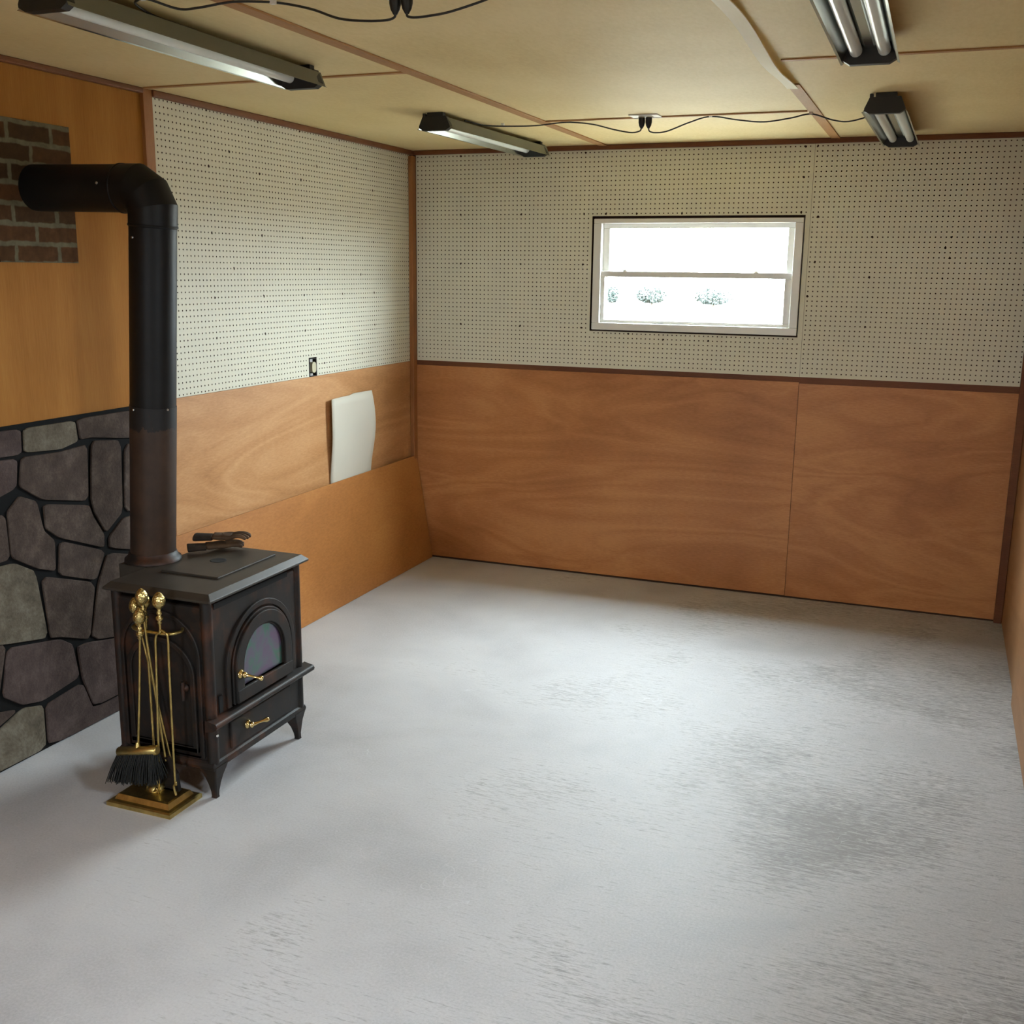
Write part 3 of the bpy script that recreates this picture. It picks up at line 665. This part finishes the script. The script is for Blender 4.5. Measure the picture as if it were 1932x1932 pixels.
def finial(m, p, d, s=1.0):
    """turned neck with a pineapple knob, from p along d"""
    prof = [(0, .0045), (.006, .008), (.011, .0055), (.017, .0115), (.024, .012), (.030, .006), (.036, .0085), (.042, .0085), (.047, .005), (.056, .008)]
    m.lathe(p, d, [(a * s, b * s) for a, b in prof], 18)
    p2 = Vector(p) + Vector(d).normalized() * .055 * s
    m.lathe(p2, d, [(.0, .008 * s), (.005 * s, .014 * s), (.013 * s, .0195 * s), (.024 * s, .0215 * s), (.036 * s, .019 * s), (.046 * s, .013 * s), (.053 * s, .006 * s), (.055 * s, .001)], 18)
m = MB(); finial(m, (PX, PY, .635), (0, 0, 1), .9); m.build('finial', 'brass', ts)
m = MB(); m.tube(smooth([(.585, -3.262, .612), (.595, -3.292, .612), (.625, -3.306, .612), (.665, -3.308, .612), (.715, -3.308, .612), (.755, -3.298, .612), (.768, -3.265, .612), (.755, -3.240, .612)]), .0055, 10)
m.tube([(PX, PY, .612), (PX, -3.308, .612)], .005, 8); m.build('hook_ring', 'brass', ts)

def fmat_bump():
    t = NT('pineapple_brass'); vo = t.node('ShaderNodeTexVoronoi'); vo.inputs['Scale'].default_value = 150; t.link(t.coord(), vo.inputs['Vector'])
    t.color((.56, .43, .17, 1)); t.set(.34, 1); t.bump(vo.outputs['Distance'], .5, .004); return t.m
M['pine'] = fmat_bump()
# tongs
t = thing('fire_tongs', (.70, -3.318, .036), 'brass fire tongs with two long legs hanging rightmost on the stand', 'fire tongs', 'brass fireplace tools')
m = MB(); finial(m, (.728, -3.318, .648), (.02, 0, 1)); m.build('handle', 'pine', t)
m = MB(); m.tube(smooth([(.728, -3.318, .652), (.727, -3.318, .622), (.708, -3.318, .598), (.703, -3.318, .50), (.684, -3.318, .075), (.672, -3.318, .055), (.660, -3.318, .041)]), .0042, 8); m.build('tong_arm', 'brass', t)
m = MB(); m.tube(smooth([(.728, -3.318, .630), (.745, -3.318, .622), (.757, -3.318, .605), (.755, -3.318, .50), (.751, -3.318, .115), (.755, -3.318, .095), (.745, -3.318, .075), (.751, -3.318, .045)]), .0040, 8); m.build('tong_arm', 'brass', t)
# brush
t = thing('hearth_brush', (.62, -3.338, .04), 'brass hearth brush with black bristles hanging leftmost on the stand', 'brush', 'brass fireplace tools')
m = MB(); finial(m, (.657, -3.334, .590), (.04, 0, 1)); m.build('handle', 'pine', t)
m = MB(); m.tube([(.657, -3.334, .595), (.640, -3.334, .40), (.621, -3.336, .20)], .0042, 10); m.build('rod', 'brass', t)
m = MB(); m.tube([(.538, -3.338, .174), (.541, -3.338, .1745), (.70, -3.338, .208), (.703, -3.338, .2085)], [.012, .0165, .0165, .012], 18)
m.lathe((.620, -3.337, .200), (0, 0, 1), [(0, .012), (.012, .009), (.022, .005)], 14); m.build('ferrule', 'brass', t)
m = MB(); rn = random.Random(4)
for i in range(46):
    for j in range(9):
        u = (i + rn.random()) / 46; q = (j - 4) / 4
        x0 = .543 + .152 * u; z0 = .172 + .032 * u; y0 = -3.338 + q * .012
        x1 = x0 + (u - .72) * .045 + rn.uniform(-.006, .006); y1 = y0 + q * .022 + rn.uniform(-.006, .006) - .004; z1 = .052 + .03 * u + rn.uniform(0, .02) + .012 * abs(q)
        m.tube([(x0, y0, z0), ((x0 + x1) / 2 - .003, (y0 + y1) / 2, (z0 + z1) / 2), (x1, y1, z1)], [.0016, .0018, .0012], 4)
m.build('bristles', 'bristle', t)['kind'] = 'stuff'
# poker
t = thing('fire_poker', (.70, -3.268, .04), 'brass fire poker leaning diagonally behind the tongs, its knob at far left', 'poker', 'brass fireplace tools')
m = MB(); finial(m, (.605, -3.272, .600), (-.16, 0, 1)); m.build('handle', 'pine', t)
m = MB(); m.tube(smooth([(.605, -3.272, .604), (.615, -3.271, .560), (.66, -3.268, .33), (.703, -3.266, .10), (.709, -3.266, .05), (.713, -3.266, .039)]), .0042, 8)
m.tube(smooth([(.704, -3.266, .095), (.722, -3.268, .083), (.728, -3.27, .066)], 5), [.004] * 10 + [.0015], 8); m.build('rod', 'brass', t)
# shovel
t = thing('fire_shovel', (.70, -3.300, .04), 'fire shovel with brass rod and dark pan, its knob tallest on the stand', 'shovel', 'brass fireplace tools')
m = MB(); finial(m, (.660, -3.3125, .650), (-.05, 0, 1)); m.build('handle', 'pine', t)
m = MB(); m.tube(smooth([(.660, -3.3125, .655), (.666, -3.312, .58), (.679, -3.303, .40), (.694, -3.296, .20), (.698, -3.294, .15)]), .0045, 8); m.build('rod', 'brass', t)
m = MB(); pan = [(.690, .165), (.708, .165), (.722, .135), (.740, .110), (.744, .045), (.662, .045), (.664, .110), (.678, .135)]
cp = [(.691, .160), (.707, .160), (.718, .132), (.733, .108), (.737, .045), (.669, .045), (.671, .108), (.682, .132)]
m.loft([[(x, -3.286 + (.165 - z) * .05, z) for x, z in pan], [(x, -3.302 + (.165 - z) * .05, z) for x, z in pan], [(x, -3.302 + (.165 - z) * .05, z) for x, z in cp], [(x, -3.289 + (.165 - z) * .05, z) for x, z in cp]], False)
m.prism(pan, 'y', -3.286, -3.283); m.build('pan', 'iron', t)

# ------------------------------------------------------------------ outdoors seen through the window
MB().box(-60, 60, -60, 90, -.45, -.30).build('ground', 'grass', kind='structure')
def shrub(x, y, h, w, label, seed):
    t = thing('shrub', (x, y, -.3), label, 'shrub', 'bushes outside the window'); rn = random.Random(seed)
    m = MB()
    for k in range(5):
        a = rn.uniform(0, 6.28); m.tube([(x, y, -.32), (x + .12 * w * math.cos(a), y + .12 * w * math.sin(a), h * .3), (x + .3 * w * math.cos(a), y + .3 * w * math.sin(a), h * .7)], [.05, .035, .012], 6)
    m.build('stems', 'bark', t)
    m = MB()
    for k in range(2200):
        a, u, q = rn.uniform(0, 6.28), rn.random() ** .5, rn.uniform(-1, 1)
        rad = w * .5 * u * math.sqrt(max(0, 1 - q * q * .8)); p = Vector((x + rad * math.cos(a), y + rad * math.sin(a), -.3 + (h + .3) * (.58 + .42 * q)))
        d1 = Vector((rn.gauss(0, 1), rn.gauss(0, 1), rn.gauss(0, 1))).normalized(); d2 = d1.orthogonal().normalized(); s = rn.uniform(.06, .13)
        m.add([p - d1 * s, p + d2 * s * .5, p + d1 * s, p - d2 * s * .5], [(0, 1, 2, 3)])
    m.build('foliage', 'leaf', t)
shrub(-17.0, 63, .8, .8, 'faint green bush outside, behind the left end of the lower window pane', 1)
shrub(-14.4, 63, .85, 2.0, 'faint green bush outside, left of the middle of the lower window pane', 2)
shrub(-10.4, 63, .8, 2.6, 'faint green bush outside, right of the middle of the lower window pane', 3)

# ------------------------------------------------------------------ light
w = bpy.data.worlds.new('sky'); sc.world = w; w.use_nodes = True
# overcast sky: the zenith is brighter than the horizon
wn_ = w.node_tree; bg = wn_.nodes['Background']; bg.inputs['Color'].default_value = (.855, .955, 1.03, 1)
tc = wn_.nodes.new('ShaderNodeTexCoord'); sp_ = wn_.nodes.new('ShaderNodeSeparateXYZ'); ma = wn_.nodes.new('ShaderNodeMath'); ma.operation = 'MULTIPLY_ADD'
mx = wn_.nodes.new('ShaderNodeMath'); mx.operation = 'MAXIMUM'; mx.inputs[1].default_value = 0
SKY = 165.0
wn_.links.new(tc.outputs['Generated'], sp_.inputs[0]); wn_.links.new(sp_.outputs['Z'], mx.inputs[0]); wn_.links.new(mx.outputs[0], ma.inputs[0])
ma.inputs[1].default_value = SKY * .75; ma.inputs[2].default_value = SKY * .25; wn_.links.new(ma.outputs[0], bg.inputs['Strength'])
def portal(name, loc, rot, sx, sy):
    l = bpy.data.lights.new(name, 'AREA'); l.shape = 'RECTANGLE'; l.size = sx; l.size_y = sy; l.cycles.is_portal = True
    o = bpy.data.objects.new(name, l); o.location = loc; o.rotation_euler = rot; COL.objects.link(o)
portal('window_portal', (1.72, .15, 1.77), (-PI / 2, 0, 0), 1.2, .66)
portal('rear_portal', ((REAR_FILL[0] + REAR_FILL[1]) / 2, YR - .12, (REAR_FILL[2] + REAR_FILL[3]) / 2), (PI / 2, 0, 0), REAR_FILL[1] - REAR_FILL[0], REAR_FILL[3] - REAR_FILL[2])
portal('side_portal', (W + .15, (RW[0] + RW[1]) / 2, (RW[2] + RW[3]) / 2), (0, PI / 2, 0), RW[3] - RW[2], RW[1] - RW[0])

# ------------------------------------------------------------------ camera
f, cx, cy, cz, yaw, pitch, roll = 2040.8426, 3.01395, -6.03854, 1.78842, .370586, -.219622, .0119946
fw = Vector((-math.sin(yaw) * math.cos(pitch), math.cos(yaw) * math.cos(pitch), math.sin(pitch)))
r0 = Vector((math.cos(yaw), math.sin(yaw), 0)); u0 = r0.cross(fw)
r_ = r0 * math.cos(roll) + u0 * math.sin(roll); u_ = u0 * math.cos(roll) - r0 * math.sin(roll)
cam = bpy.data.cameras.new('camera'); cam.sensor_width = 36; cam.lens = 36 * f / 1932; cam.clip_start = .02; cam.clip_end = 300
co = bpy.data.objects.new('camera', cam); COL.objects.link(co)
co.matrix_world = Matrix(((r_.x, u_.x, -fw.x, cx), (r_.y, u_.y, -fw.y, cy), (r_.z, u_.z, -fw.z, cz), (0, 0, 0, 1)))
sc.camera = co
vs = sc.view_settings
sc.display_settings.display_device = 'sRGB'; vs.view_transform = 'Standard'; vs.look = 'None'; vs.gamma = 1; vs.use_curve_mapping = False; vs.exposure = .37
sc.cycles.use_denoising = True; sc.cycles.max_bounces = 10; sc.cycles.diffuse_bounces = 6
